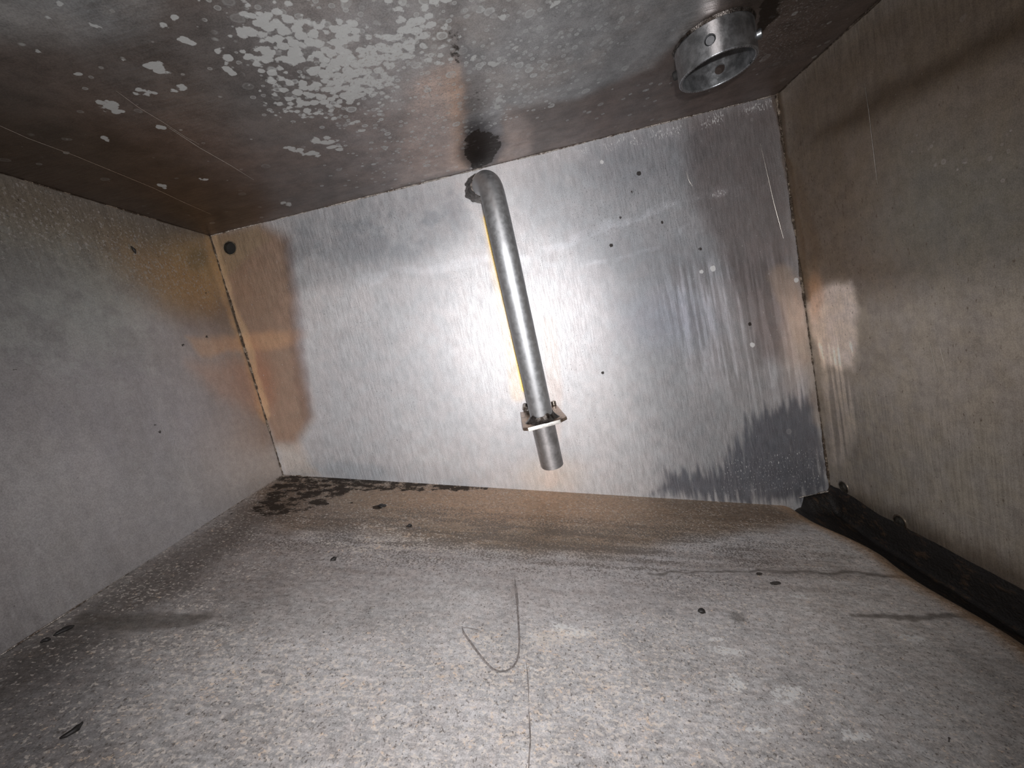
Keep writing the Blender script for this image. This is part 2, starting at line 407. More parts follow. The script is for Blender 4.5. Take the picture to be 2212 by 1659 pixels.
# pipe's reflection in the ceiling, painted as a dark blob and stripe
s.dark = np.maximum(s.dark, .95 * s.poly([(1000, 300), (1030, 282), (1082, 288), (1076, 325), (1058, 352), (1036, 366), (1018, 360), (1003, 335)], .005) * (.72 + .5 * (fbm(U, V, .012, .012, 15) > .42)))
s.dark = np.maximum(s.dark, .40 * s.poly([(1000, 200), (1035, 190), (1060, 290), (1004, 310)], .004))
s.mix(.55 * s.poly([(986, 60), (1000, 60), (1090, 290), (1006, 300)], .003), (.20, .20, .205)); s.mix(.8 * s.blob(1042, 318, 42, 44, 0, .4), (.055, .053, .060))
s.dark = np.maximum(s.dark, .55 * s.blob(985, 100, 12, 40, 0, .4))
s.dark = np.maximum(s.dark, .85 * s.poly([(1636, 20), (1662, -6), (1685, 2), (1690, 30), (1672, 48), (1650, 70), (1630, 66)], .003))  # dark patch beside the socket
s.mix(.85 * s.poly([(1640, 20), (1662, -6), (1685, 2), (1690, 30), (1672, 48), (1650, 70), (1636, 66)], .0025), (.060, .052, .040))
s.mul(.8 * s.blob(1645, -10, 60, 40, 0, .5), (.45, .45, .42))
# pale deposit spots
for x, y, rx, ry in ((357, 147, 38, 15), (388, 192, 26, 13), (320, 203, 26, 9), (412, 91, 17, 10), (343, 276, 17, 7), (231, 299, 12, 6), (245, 233, 36, 12), (145, 6, 12, 8),
                     (112, 48, 10, 5), (203, 47, 13, 5), (85, 113, 12, 7), (172, 155, 16, 6), (258, 118, 10, 5), (390, 42, 12, 10), (370, 65, 20, 12), (492, 160, 16, 9), (550, 75, 45, 22),
                     (480, 130, 20, 30), (600, 60, 60, 40), (650, 110, 50, 30), (760, 80, 55, 35), (780, 130, 30, 25), (900, 60, 50, 40), (732, 193, 15, 9), (702, 206, 13, 6), (765, 188, 10, 5),
                     (790, 194, 9, 5), (786, 283, 10, 4), (770, 265, 16, 7), (700, 305, 35, 10), (650, 330, 40, 7), (725, 320, 30, 6), (1184, 10, 10, 10), (1143, 3, 9, 8), (620, 440, 18, 6), (350, 402, 14, 5),
                     (436, 387, 8, 4), (1120, 95, 12, 8), (1080, 47, 12, 10), (1055, 92, 11, 8), (1065, 143, 12, 8), (1022, 128, 9, 7), (1070, 235, 10, 7), (1075, 220, 9, 5), (830, 140, 14, 10), (845, 175, 22, 10)):
    s.pale = np.maximum(s.pale, .78 * s.blob(x, y, rx, ry, 12 if x < 700 else 0, .45))
pz = s.poly([(440, -80), (1000, -80), (980, 120), (820, 240), (640, 260), (520, 150)], .03)
lump = fbm(U, V, .03, .03, 91, 4)
s.pale = np.maximum(s.pale, .78 * pz * sstep(.34, .60, lump))
s.drop = np.clip(.85 * pz + .95 * s.poly([(990, -80), (1400, -80), (1330, 100), (1180, 230), (1060, 260), (1000, 180)], .03)
                 + .55 * s.blob(870, 290, 150, 90, 0, .7) + .10 * s.blob(400, 150, 300, 120, 20, .6) + .10 * s.blob(1500, 160, 260, 60, -12, .6) + .015, 0, 1)
s.fleck = .25 + .35 * s.blob(880, 250, 140, 130, 0, .6) + .3 * s.poly([(1700, 150), (1880, -40), (1690, -100), (1600, 150)], .02)
s.speck = .25 + .0 * U
for pts in ([(0, 270), (160, 335), (330, 405), (455, 462)], [(150, 150), (330, 265), (550, 387)], [(190, 190), (420, 320), (520, 360)], [(280, 205), (330, 250)]):
    pass
s.gloss = .25 + .0 * U
mat_ceil = sheet_material('stained_steel_ceiling', streak=(30, 420, 420), streak_amt=.12, fine_amt=.30, rough=.46, metal=.65, lobes=1.1, drop_amt=.75, mottle=40, mottle_amt=.45, drop_scale=85, pale_rgb=(.44, .45, .44), fleck_rgb=(.30, .285, .27), edge_scale=200)
ceil = sheet_object('ceiling', P, Q, lambda u, v: np.column_stack([u, v, np.full(u.size, ZT)]), s, mat_ceil, flip=True)
ceil['label'] = 'brown steel ceiling sheet covered in pale dried water spots'

# ---------------------------------------------------------------- left wall (coords y, z)
P, Q, U, V = grid(YF, D, floor_z(XL, D) - .015, ZT)
s = Sheet(U, V, on_left, seed=37)
s.mix(np.ones(U.size), (.36, .345, .345))
s.mul(sstep(.35, .7, fbm(U, V, .08, .10, 6)), (.88, .88, .87))
top = s.poly([(-300, 250), (455, 505), (470, 600), (500, 700), (300, 640), (120, 560), (-300, 520)], .04)
s.mix(.75 * top, (.26, .205, .13))
s.mix(.7 * s.blob(425, 590, 70, 85, 30, .6), (.46, .33, .17))
s.mix(.55 * s.blob(370, 600, 110, 40, 30, .6), (.36, .24, .13))
s.mix(.6 * s.poly([(-300, 420), (200, 520), (280, 640), (300, 760), (-300, 820)], .04), (.26, .265, .245))
s.mix(.45 * s.poly([(400, 728), (528, 728), (532, 752), (430, 768)], .006), (.56, .38, .24)); s.mix(.5 * s.stroke([(455, 511), (490, 640), (530, 740), (575, 900)], .016, False), (.56, .40, .23))  # orange glow of light bounced in the corner, painted along the seam
s.mix(.45 * s.poly([(410, 790), (535, 780), (575, 900), (470, 860)], .015), (.46, .31, .23))
s.mix(.55 * s.blob(428, 560, 20, 24, 0, .5), (.20, .17, .11))  # dark reflection of the back wall hole, painted in
s.mul(.4 * s.poly([(330, 640), (500, 660), (500, 730), (400, 720)], .01), (.80, .72, .70))
s.mul(.5 * s.blob(230, 850, 260, 130, 20, .6), (.80, .78, .81)); vs1 = sstep(.5, .7, fbm(U, V, .03, .15, 78, 2)); s.mul(.5 * vs1, (1.12, 1.13, 1.12)); s.mul(.3 * s.blob(60, 1250, 200, 200, 0, .6), (.8, .8, .8))
s.mix(.35 * s.blob(560, 1000, 80, 90, 0, .7), (.50, .40, .32))
s.drop = .02 + .75 * s.poly([(-300, 420), (330, 560), (320, 800), (-300, 840)], .03)
runs = sstep(.5, .66, fbm(U, V, .014, .10, 72, 2))
mz = s.poly([(-300, 400), (200, 500), (330, 620), (320, 820), (-300, 850)], .04); s.mul(mz * sstep(.45, .60, fbm(U, V, .028, .022, 79, 4)), (1.16, 1.18, 1.16)); s.pale = .40 * runs * s.poly([(60, 480), (300, 600), (310, 800), (120, 780)], .03)
s.fleck = .30 + .25 * top; s.speck = .25 + .15 * top
for x, y, r in ((38, 433, 5), (32, 798, 5), (345, 932, 5), (395, 745, 4), (447, 727, 4), (334, 918, 4), (445, 633, 3)):
    s.dark = np.maximum(s.dark, .7 * s.blob(x, y, r, r, 0, .4, True))
mat_left = sheet_material('dull_steel_left', streak=(420, 420, 24), streak_amt=.10, fine_amt=.26, mottle=110, mottle_amt=.16, mottle_tint=(1.01, 1.0, .985), rough=.50, metal=.7, drop_scale=120, drop_amt=.4, pale_rgb=(.36, .37, .35), fleck_rgb=(.46, .43, .40))
left = sheet_object('wall_left', P, Q, lambda u, v: np.column_stack([np.full(u.size, XL), u, v]), s, mat_left, flip=True)
left['label'] = 'dull steel left wall, browned near the back seam'

# ---------------------------------------------------------------- right wall (coords y, z)
P, Q, U, V = grid(YF, D, floor_z(XR, D) - .03, ZT)
s = Sheet(U, V, on_right, seed=41)
s.mix(np.ones(U.size), (.43, .385, .335))
s.mul(sstep(.35, .7, fbm(U, V, .09, .09, 8)), (.86, .85, .84))
s.mix(.65 * s.poly([(1680, 210), (1900, 0), (2400, -200), (2400, 420), (2300, 560), (1900, 640), (1740, 620)], .03), (.115, .075, .042))  # brown top corner, darkened further to paint in the torch's falloff
s.mix(.6 * s.poly([(1760, 300), (1860, 210), (2100, 80), (2300, -20), (2300, 60), (2050, 170), (1880, 260), (1800, 290)], .012), (.05, .028, .01))
s.mix(.6 * s.stroke([(1676, 205), (1700, 360), (1730, 540), (1745, 640)], .009, False), (.12, .075, .04)); s.mix(.5 * s.poly([(1700, 330), (1725, 600), (1760, 640), (1770, 540), (1730, 380)], .01), (.17, .11, .06))
s.mix(.6 * s.poly([(1950, 320), (2300, 280), (2300, 600), (2000, 600), (1900, 500)], .05), (.21, .21, .185))
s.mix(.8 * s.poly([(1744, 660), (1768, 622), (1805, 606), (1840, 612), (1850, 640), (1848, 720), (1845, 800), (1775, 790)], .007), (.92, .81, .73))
s.mix(.5 * s.blob(1762, 640, 14, 45, 0, .6), (.66, .40, .24)); s.fleck = 0 * U  # pale patch and orange edge, flash's corner reflection painted in
s.mix(.5 * s.poly([(1775, 780), (1850, 790), (1840, 900), (1820, 980), (1795, 1000)], .01), (.40, .35, .31))
runs = sstep(.48, .58, fbm(U, V, .0055, .15, 73, 2))
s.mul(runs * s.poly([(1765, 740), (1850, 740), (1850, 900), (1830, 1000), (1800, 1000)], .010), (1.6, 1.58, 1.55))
s.mul(.7 * s.poly([(1800, 1060), (1850, 1065), (2240, 1240), (2240, 1340), (1820, 1100)], .016), (.28, .24, .20))
s.mul(.5 * s.poly([(1900, 1100), (1960, 1090), (2060, 1150), (2010, 1180)], .008), (.5, .5, .5))
s.dark = .95 * s.poly([(1795, 1062), (1860, 1094), (1960, 1144), (2100, 1222), (2300, 1335), (2300, 1480), (1800, 1130)], .0035)
s.mix(.4 * s.poly([(1850, 1000), (2240, 900), (2240, 1240), (1900, 1090)], .03), (.40, .39, .355))
s.fleck = .22 + .0 * U; s.speck = .32 + .14 * s.poly([(1700, 260), (1900, 380), (1900, 600), (1760, 620)], .03)
s.drop = .0 + .12 * s.blob(2080, 330, 140, 90, 0, .6)
hr1 = on_right(1822, 1052); hr2 = on_right(1944, 1127)
mat_right = sheet_material('brown_steel_right', edge_vec=(1, 1, .35), speck_vec=(1, 1, .4), streak=(480, 480, 26), streak_amt=.16, fine_amt=.30, mottle=90, mottle_amt=.24, mottle_tint=(1.02, 1.0, .94), rough=.50, metal=.7, drop_scale=110, pale_rgb=(.42, .38, .35), fleck_rgb=(.38, .34, .29), speck_rgb=(.11, .075, .05))
right = sheet_object('wall_right', P, Q, lambda u, v: np.column_stack([np.full(u.size, XR), u, v]), s, mat_right, holes=[(hr1[0], hr1[1], .0078), (hr2[0], hr2[1], .0075)])
right['label'] = 'brown-stained steel right wall with a pale patch by the seam'

# ---------------------------------------------------------------- floor (coords x, y)
def lip_x(y):      # where the floor sheet starts to roll down into the gutter
    return .346 + .004 * np.sin(y * 40) - .022 * sstep(.47, .56, y)
def floor_h(x, y):
    z = floor_z(x, y); e = lip_x(y); t = np.clip((x - e) / .022, 0, 4)
    z = z - .010 * t * t
    return z + .0012 * (vnoise(x, y, .10, .10, 3) - .5)
P, Q, U, V = grid(XL, XR, YF, D)
s = Sheet(U, V, on_floor, warp=.009, seed=53)
s.mix(np.ones(U.size), (.56, .545, .54))
s.mul(sstep(.35, .7, fbm(U, V, .12, .06, 12)), (.84, .83, .82))
s.mul(.6 * sstep(.52, .68, fbm(U, V, .05, .05, 17)), (.80, .80, .80))
band = s.poly([(560, 1060), (612, 1030), (1720, 1075), (1830, 1120), (1500, 1160), (1300, 1200), (1050, 1190), (760, 1150), (600, 1150)], .018)
s.mix(.75 * band, (.30, .215, .14))
s.mix(.65 * s.blob(1120, 1085, 260, 45, 2, .6), (.52, .36, .25))
s.mix(.5 * s.poly([(380, 1180), (620, 1050), (900, 1150), (1100, 1240), (900, 1270), (500, 1300), (300, 1290)], .03), (.30, .26, .245))
s.mix(.45 * s.poly([(1050, 1230), (1400, 1180), (1700, 1190), (1750, 1260), (1500, 1300), (1100, 1330)], .03), (.40, .365, .355))
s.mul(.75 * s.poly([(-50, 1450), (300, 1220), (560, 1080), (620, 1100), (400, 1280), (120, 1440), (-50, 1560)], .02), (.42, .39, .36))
s.mul(.7 * s.poly([(-80, 1500), (300, 1240), (560, 1130), (620, 1250), (450, 1400), (150, 1560), (-80, 1700)], .04), (.74, .73, .72)); s.mul(band, (.86, .82, .76)); s.mul(.85 * s.poly([(-80, 1480), (200, 1330), (260, 1500), (200, 1800), (-80, 1800)], .04), (.48, .47, .47))  # left side and near corner darkened, torch falloff painted into the floor colour
s.mul(.4 * s.poly([(1980, 1350), (2350, 1480), (2350, 1800), (1950, 1800)], .05), (.66, .67, .66)); s.mul(.5 * s.poly([(1650, 1150), (1900, 1170), (2150, 1330), (2000, 1420), (1700, 1350)], .04), (1.35, 1.33, 1.30))  # near right corner darkened, right side brightened: lamp falloff painted in
rag = fbm(U, V, .010, .008, 88, 3)
bk = s.poly([(600, 1035), (612, 1024), (900, 1036), (1100, 1045), (1060, 1060), (880, 1062), (760, 1062), (660, 1110), (560, 1120), (540, 1095)], .010)
s.dark = np.maximum(s.dark, np.clip(bk * .62 + (rag - .5) * .9 * (bk > .02), 0, 1))
s.mix(.7 * s.blob(620, 1065, 110, 34, -15, .7), (.13, .09, .06)); s.mix(.75 * s.stroke([(612, 1030), (800, 1036), (1000, 1044), (1120, 1050)], .006, False), (.07, .05, .035)); s.dark = np.maximum(s.dark, .42 * s.blob(600, 1068, 50, 20, -25, .7))
s.dark = np.maximum(s.dark, .8 * s.blob(1142, 1052, 14, 5, 0, .5, True))
for x, y, rx, ry in ((815, 1096, 12, 5), (885, 1137, 7, 3), (722, 1209, 5, 4), (1517, 1322, 8, 6), (705, 1088, 7, 3), (760, 1086, 5, 2), (500, 1110, 4, 2), (1640, 1240, 8, 4), (1675, 1260, 14, 5), (700, 1365, 5, 3), (2050, 1600, 6, 8)):
    s.dark = np.maximum(s.dark, .8 * s.blob(x, y, rx, ry, 0, .4, True))
s.mix(.65 * s.blob(1587, 1326, 20, 10, 10, .5), (.16, .145, .13))
s.dark = np.maximum(s.dark, .30 * s.poly([(1300, 1090), (1500, 1085), (1800, 1110), (1780, 1120), (1500, 1125), (1300, 1110)], .006) * (rag > .55))
# streaks left by run-off towards the gutter
calm = 0 * U
s.mul(.7 * sstep(.50, .68, fbm(U, V, .14, .010, 48, 3)) * s.poly([(600, 1100), (1800, 1100), (2000, 1300), (1500, 1320), (1000, 1260), (500, 1300)], .05), (.74, .71, .69))
s.mul(.6 * s.blob(1150, 1620, 560, 150, 0, .8), (1.30, 1.31, 1.33))  # lit foreground painted in by brightening the floor colour
for pts, w in (([(170, 1335), (300, 1342), (400, 1340), (450, 1334)], .0075), ([(1640, 1232), (1800, 1238), (1980, 1248)], .003), ([(1850, 1330), (2000, 1332), (2120, 1330)], .004), ([(1400, 1235), (1640, 1232)], .002),
               ([(1760, 1100), (1790, 1140), (1880, 1165)], .003)):
    s.mix(.75 * s.stroke(pts, w, False), (.15, .135, .12)); calm = np.maximum(calm, s.stroke(pts, w * 1.3, False))
# U-shaped drag mark and the line below it
s.mix(.35 * s.blob(1115, 1272, 6, 30, 0, .5), (.20, .17, .15))
# rolled lip along the gutter: tan scale
lipm = sstep(-.004, .002, U - lip_x(V)); 
tanb = sstep(-.018, -.004, U - lip_x(V) + .014 * (fbm(U, V, .02, .02, 66) - .5)); s.mix(.6 * tanb, (.46, .33, .22)); s.mix(.7 * lipm, (.42, .28, .17))
s.dark = np.maximum(s.dark, sstep(.020, .026, U - lip_x(V)))
s.dark = np.maximum(s.dark, .9 * s.poly([(1745, 1078), (1800, 1060), (1830, 1110), (1870, 1135), (1800, 1113)], .005))
s.mul(.5 * s.stroke([(1860, 1156), (2043, 1256), (2230, 1366)], .004, False), (.5, .45, .42))
# flecks and scale
s.fleck = .50 + .14 * s.blob(1120, 1500, 500, 260, 0, .7) + .10 * s.poly([(200, 1300), (500, 1250), (700, 1659), (200, 1659)], .05) + .16 * (fbm(U, V, .03, .02, 44, 3) - .5) * 2
s.fleck = np.maximum(s.fleck, .74 * s.blob(1040, 1390, 90, 50, 0, .7)); s.fleck = np.maximum(s.fleck, .86 * s.poly([(1130, 1350), (1300, 1340), (1330, 1380), (1180, 1420), (1120, 1400)], .016))
s.fleck = np.maximum(s.fleck, .70 * s.blob(860, 1170, 260, 60, 3, .6) * (.62 + .5 * sstep(.35, .65, fbm(U, V, .03, .008, 45))))
s.fleck = s.fleck * (1 - .5 * s.poly([(500, 1270), (1050, 1230), (1400, 1200), (1400, 1300), (1000, 1330), (600, 1340)], .03))
s.speck = .48 + .30 * s.blob(950, 1150, 420, 70, 3, .6) * (.3 + 1.1 * sstep(.38, .62, fbm(U, V, .04, .008, 46))) + .25 * s.blob(1450, 1180, 320, 70, 2, .6) * (.3 + 1.1 * sstep(.38, .62, fbm(U, V, .05, .008, 47)))
s.fleck = s.fleck * (1 - calm); s.speck = s.speck * (1 - calm)
lumps = sstep(.50, .66, fbm(U, V, .05, .035, 95, 4))
s.pale = .40 * lumps * s.poly([(300, 1659), (700, 1400), (1100, 1320), (1400, 1340), (1700, 1450), (1900, 1750), (300, 1750)], .04)
for x, y, rx, ry in ((1230, 1360, 60, 18), (1720, 1288, 45, 8), (1700, 1500, 50, 25), (1600, 1480, 40, 20), (1980, 1382, 40, 12), (1640, 1570, 30, 14), (1850, 1590, 40, 22), (1150, 1440, 40, 10), (1580, 1410, 60, 14), (1545, 1380, 40, 10)):
    s.pale = np.maximum(s.pale, .58 * s.blob(x, y, rx, ry, 5, .6))
s.pale = s.pale * (1 - calm)
s.drop = .10 + .1 * s.blob(1300, 1580, 600, 160, 0, .7)
mat_floor = sheet_material('scaled_steel_floor', streak=(26, 300, 300), streak_amt=.18, fine_amt=.34, rough=.55, metal=.6, fleck_scale=430, fleck_vec=(.8, 1, 1), mottle=210, mottle_amt=.40, mottle_tint=(1.03, .995, .975), warm_fleck=.8, drop_scale=190, pale_rgb=(.55, .545, .53),
                           fleck_rgb=(.66, .60, .54), speck_rgb=(.12, .10, .085), speck_scale=400, edge_scale=330)
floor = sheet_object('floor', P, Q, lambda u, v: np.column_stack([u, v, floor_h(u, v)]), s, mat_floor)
floor['label'] = 'sloping steel floor sheet with scale, flecks and a curved drag mark'

# ================================================================== seams (lumpy weld beads)
mat_weld = metal_material('weld_bead_metal', (.50, .46, .42), .36, 1.0, .9, 260, bump=.5, rust=(.10, .06, .035), rust_amt=.10)
mat_weld_dark = metal_material('dirty_weld_metal', (.30, .25, .20), .40, .8, .9, 180, bump=.6, rust=(.03, .018, .01), rust_amt=.22)
def bead(name, a, b, r, mat, seed, lump=.5, label=None):
    rng = random.Random(seed); a, b = Vector(a), Vector(b); L = (b - a).length; n = max(8, int(L / .0022)); d = (b - a) / L
    s1 = d.orthogonal().normalized(); s2 = d.cross(s1); vs_, fs = [], []; K = 6; w = 1.0
    for i in range(n + 1):
        w = max(.25, min(1.7, w + rng.uniform(-.5, .5) * lump)); c = a + d * (L * i / n) + (s1 * rng.uniform(-.3, .3) + s2 * rng.uniform(-.3, .3)) * r * lump
        for k in range(K):
            t = 2 * math.pi * k / K; vs_.append(c + (s1 * math.cos(t) + s2 * math.sin(t)) * r * w)
    for i in range(n):
        for k in range(K):
            fs.append((i * K + k, i * K + (k + 1) % K, (i + 1) * K + (k + 1) % K, (i + 1) * K + k))
    fs.append(tuple(range(K - 1, -1, -1))); fs.append(tuple(range(n * K, n * K + K)))
    o = mesh_obj(name, vs_, fs, mat, None, kind='structure')
    if label: o['label'] = label
    return o
e = .0004
bead('trim_1', (XL + e, D - e, floor_z(XL, D)), (XL + e, D - e, ZT), .0013, mat_weld_dark, 1, .7, 'dark weld seam in the back left corner')
bead('trim_2', (XL, D - e, ZT - e), (XR, D - e, ZT - e), .0007, mat_weld, 2, .9, 'bright weld seam between back wall and ceiling')
bead('trim_3', (XR - e, D - e, floor_z(XR, D) + .01), (XR - e, D - e, ZT), .0013, mat_weld_dark, 3, .8, 'dirty weld seam in the back right corner')
xe = on_back(1730, 1073)
bead('trim_4', (XL, D - e, floor_h(np.array(XL), np.array(D)) + e), (xe[0], D - e, float(floor_h(np.array(xe[0]), np.array(D))) + e), .0009, mat_weld, 4, .8, 'thin tan weld seam between back wall and floor')
bead('trim_5', (XL + e, YF, float(floor_z(XL, YF)) + e), (XL + e, D, float(floor_z(XL, D)) + e), .0004, mat_weld, 5, .5, 'seam between left wall and floor')
bead('trim_6', (XL + e, YF, ZT - e), (XL + e, D, ZT - e), .0006, mat_weld_dark, 6, .6, 'seam between left wall and ceiling')
bead('trim_7', (XR - e, YF, ZT - e), (XR - e, D, ZT - e), .0009, mat_weld_dark, 7, .9, 'dark seam between right wall and ceiling')
zc_ = on_back(1797, 1058)
bead('trim_8', (xe[0] - .004, D - .002, xe[1] + .0005), (XR, D - .002, zc_[1]), .0009, mat_weld, 8, .8, 'raised seam climbing to the back right corner')

# scratches: raised burrs of bright metal along straight scores
mat_scr = metal_material('scratch_metal', (.62, .58, .52), .35, 1.0, .4, 300)
def to3(which, px, py, lift=.00025):
    if which == 'ceiling': p = on_ceiling(px, py); return Vector((p[0], p[1], ZT - lift))
    if which == 'right': p = on_right(px, py); return Vector((XR - lift, p[0], p[1]))
    if which == 'left': p = on_left(px, py); return Vector((XL + lift, p[0], p[1]))
    if which == 'back': p = on_back(px, py); return Vector((p[0], D - lift, p[1]))
    p = on_floor(px, py); return Vector((p[0], p[1], float(floor_h(np.array(p[0]), np.array(p[1]))) + lift))
def scratch(which, pts, w, parent, mat=None, name='scratch'):
    vs_, fs = [], []; P3 = [to3(which, *p) for p in pts]
    nrm = {'ceiling': Vector((0, 0, -1)), 'right': Vector((-1, 0, 0)), 'left': Vector((1, 0, 0)), 'back': Vector((0, -1, 0)), 'floor': Vector((0, 0, 1))}[which]
    for i, p in enumerate(P3):
        d = (P3[min(i + 1, len(P3) - 1)] - P3[max(i - 1, 0)]).normalized(); q = d.cross(nrm).normalized()
        t = w * (.25 if i in (0, len(P3) - 1) else 1)
        vs_ += [p - q * t, p + nrm * min(w * .6, .0003), p + q * t]
    for i in range(len(P3) - 1):
        a = i * 3; fs += [(a, a + 1, a + 4, a + 3), (a + 1, a + 2, a + 5, a + 4)]
    mesh_obj(name, vs_, fs, mat or mat_scr, parent)
scratch('ceiling', [(-20, 262), (60, 298), (160, 335), (250, 372), (330, 405), (400, 438), (455, 462)], .00028, ceil)
scratch('ceiling', [(250, 195), (300, 232), (350, 262), (400, 295), (430, 311)], .00018, ceil)
scratch('ceiling', [(360, 272), (430, 318), (500, 358), (548, 388)], .00022, ceil)
scratch('right', [(1868, 180), (1877, 240), (1884, 300), (1890, 350), (1896, 397)], .00040, right)
scratch('right', [(2008, 738), (2015, 770), (2027, 810)], .00030, right)
scratch('right', [(2030, 748), (2038, 780), (2047, 808)], .00025, right)
scratch('right', [(1832, 988), (1900, 1022), (1960, 1052), (2060, 1098), (2130, 1130), (2190, 1158)], .00026, right)
scratch('right', [(2022, 950), (2028, 990), (2034, 1040), (2042, 1090)], .00016, right)
scratch('back', [(1642, 310), (1655, 365), (1672, 440), (1692, 515)], .00025, back)
scratch('back', [(1482, 370), (1488, 390), (1495, 402)], .00025, back)
scratch('back', [(1430, 335), (1436, 355)], .00025, back)

mat_trail = metal_material('dark_drag_trail', (.19, .17, .16), .6, .3, .9, 320)
UM = [(1112, 1250), (1115, 1275), (1117, 1300), (1119, 1330), (1121, 1360), (1122, 1385), (1121, 1408), (1117, 1428), (1108, 1442), (1094, 1450), (1080, 1452), (1064, 1446), (1048, 1430), (1030, 1407), (1014, 1385), (1002, 1368), (998, 1356)]
scratch('floor', UM, .0008, floor, mat_trail, 'drag_mark')
scratch('floor', [(1112, 1262), (1115, 1280), (1117, 1300), (1118, 1318)], .0014, floor, mat_trail, 'drag_mark')
scratch('floor', [(998, 1356), (1012, 1357), (1030, 1361), (1040, 1365)], .0005, floor, mat_trail, 'drag_mark')
scratch('floor', [(1137, 1430), (1140, 1460), (1142, 1490), (1142, 1515)], .0004, floor, mat_trail, 'drag_mark')
scratch('floor', [(1142, 1530), (1144, 1560), (1146, 1600), (1143, 1640), (1141, 1690)], .0005, floor, mat_trail, 'drag_mark')

# ================================================================== tube builder
def frames(path):
    T = []
    for i in range(len(path)):
        T.append((path[min(i + 1, len(path) - 1)] - path[max(i - 1, 0)]).normalized())
    n = Vector((1, 0, 0)) if abs(T[0].x) < .9 else Vector((0, 0, 1)); out = []
    for t in T:
        n = (n - t * n.dot(t)).normalized(); out.append((n, t.cross(n)))
    return out
def catmull(P, n):
    out = []
    for i in range(len(P) - 1):
        a, b, c, d = P[max(i - 1, 0)], P[i], P[i + 1], P[min(i + 2, len(P) - 1)]
        for k in range(n):
            t = k / n; out.append(.5 * ((2 * b) + (c - a) * t + (2 * a - 5 * b + 4 * c - d) * t * t + (3 * b - a - 3 * c + d) * t ** 3))
    out.append(P[-1].copy()); return out
def tube(bm, path, r, ri=None, K=40, r_end=None):
    fr = frames(path); outer, inner = [], []
    for i, (p, (a, b)) in enumerate(zip(path, fr)):
        rr = r if not callable(r) else r(i / (len(path) - 1))
        outer.append([bm.verts.new(p + (a * math.cos(2 * math.pi * k / K) + b * math.sin(2 * math.pi * k / K)) * rr) for k in range(K)])
        if ri: inner.append([bm.verts.new(p + (a * math.cos(2 * math.pi * k / K) + b * math.sin(2 * math.pi * k / K)) * ri) for k in range(K)])
    for rings in ((outer, inner) if ri else (outer,)):
        for i in range(len(path) - 1):
            for k in range(K):
                bm.faces.new((rings[i][k], rings[i][(k + 1) % K], rings[i + 1][(k + 1) % K], rings[i + 1][k]))
    for i in (0, -1):
        if ri:
            for k in range(K): bm.faces.new((outer[i][k], outer[i][(k + 1) % K], inner[i][(k + 1) % K], inner[i][k]))
        else: bm.faces.new(outer[i])

# hole sleeves: the thickness of sheet seen inside the drilled holes
mat_sleeve = metal_material('sleeve_metal', (.42, .38, .33), .3, 1.0, .4, 200)
mat_black = metal_material('matt_black', (.010, .009, .008), .8, 0.0, .3, 200)
def sleeve(c, d, r, parent, depth=.009):
    bm = bmesh.new(); c = Vector(c); d = Vector(d)
    tube(bm, [c - d * .0006, c + d * .0003, c + d * depth], r + .0012, r - .0002, 32)
    bm_obj('hole_sleeve', bm, mat_sleeve, parent)
    bm = bmesh.new(); tube(bm, [c + d * depth, c + d * (depth + .001)], r + .0012, None, 32)
    bm_obj('hole_shade_disc', bm, mat_black, parent)  # black disc in place of the unlit depth behind the hole
sleeve((hb[0], D, hb[1]), (0, 1, 0), .0088, back, .005)
sleeve((XR, hr1[0], hr1[1]), (1, 0, 0), .0078, right, .006)
sleeve((XR, hr2[0], hr2[1]), (1, 0, 0), .0075, right, .006)

# ================================================================== PIPE with flange
mat_pipe = metal_material('satin_pipe_steel', (.50, .51, .52), .50, .92, .12, 160, bump=.0)
mat_pipe2 = metal_material('satin_pipe_steel_lower', (.45, .44, .44), .48, .92, .38, 60, bump=.0)
mat_plate = metal_material('browned_plate_steel', (.40, .31, .25), .38, .9, .8, 130, rust=(.09, .055, .035), rust_amt=.05, bump=.3)
mat_cut = metal_material('bright_cut_steel', (.86, .83, .78), .42, .6, .2, 300)
mat_bead = metal_material('burnt_weld_metal', (.13, .115, .105), .34, .9, .7, 200, bump=.35, rust=(.03, .022, .016), rust_amt=.12)
PX = .0016
def V3(x, y, z): return Vector((x, y, z + ZC))
pz0 = -.114
pipe_root = empty('bent_steel_pipe', (PX, .60, ZC + .2), label='bent steel pipe hanging from the top of the back wall with a welded square flange', category='pipe')
def pchild(o):
    o.parent = pipe_root; o.matrix_parent_inverse = Matrix.Translation(pipe_root.location).inverted(); return o
RP = .0142
ctrl = [V3(-.0125, .606, .196), V3(-.0090, .575, .1925), V3(-.0035, .540, .184), V3(.0010, .510, .1665), V3(PX, .494, .138), V3(PX, .488, .105), V3(PX, .488, .07), V3(PX, .500, -.02), V3(PX, .5135, pz0)]
bm = bmesh.new(); tube(bm, catmull(ctrl, 8), RP, RP - .002, 48); pchild(bm_obj('upper_pipe', bm, mat_pipe))
d_ = (V3(PX, .5135, pz0) - V3(PX, .500, -.02)).normalized()
pa = V3(PX, .5135, pz0); pb = pa + d_ * .0655
bm = bmesh.new(); tube(bm, [pa + (pb - pa) * (i / 6) for i in range(7)], RP, RP - .002, 48); pchild(bm_obj('lower_pipe', bm, mat_pipe2))
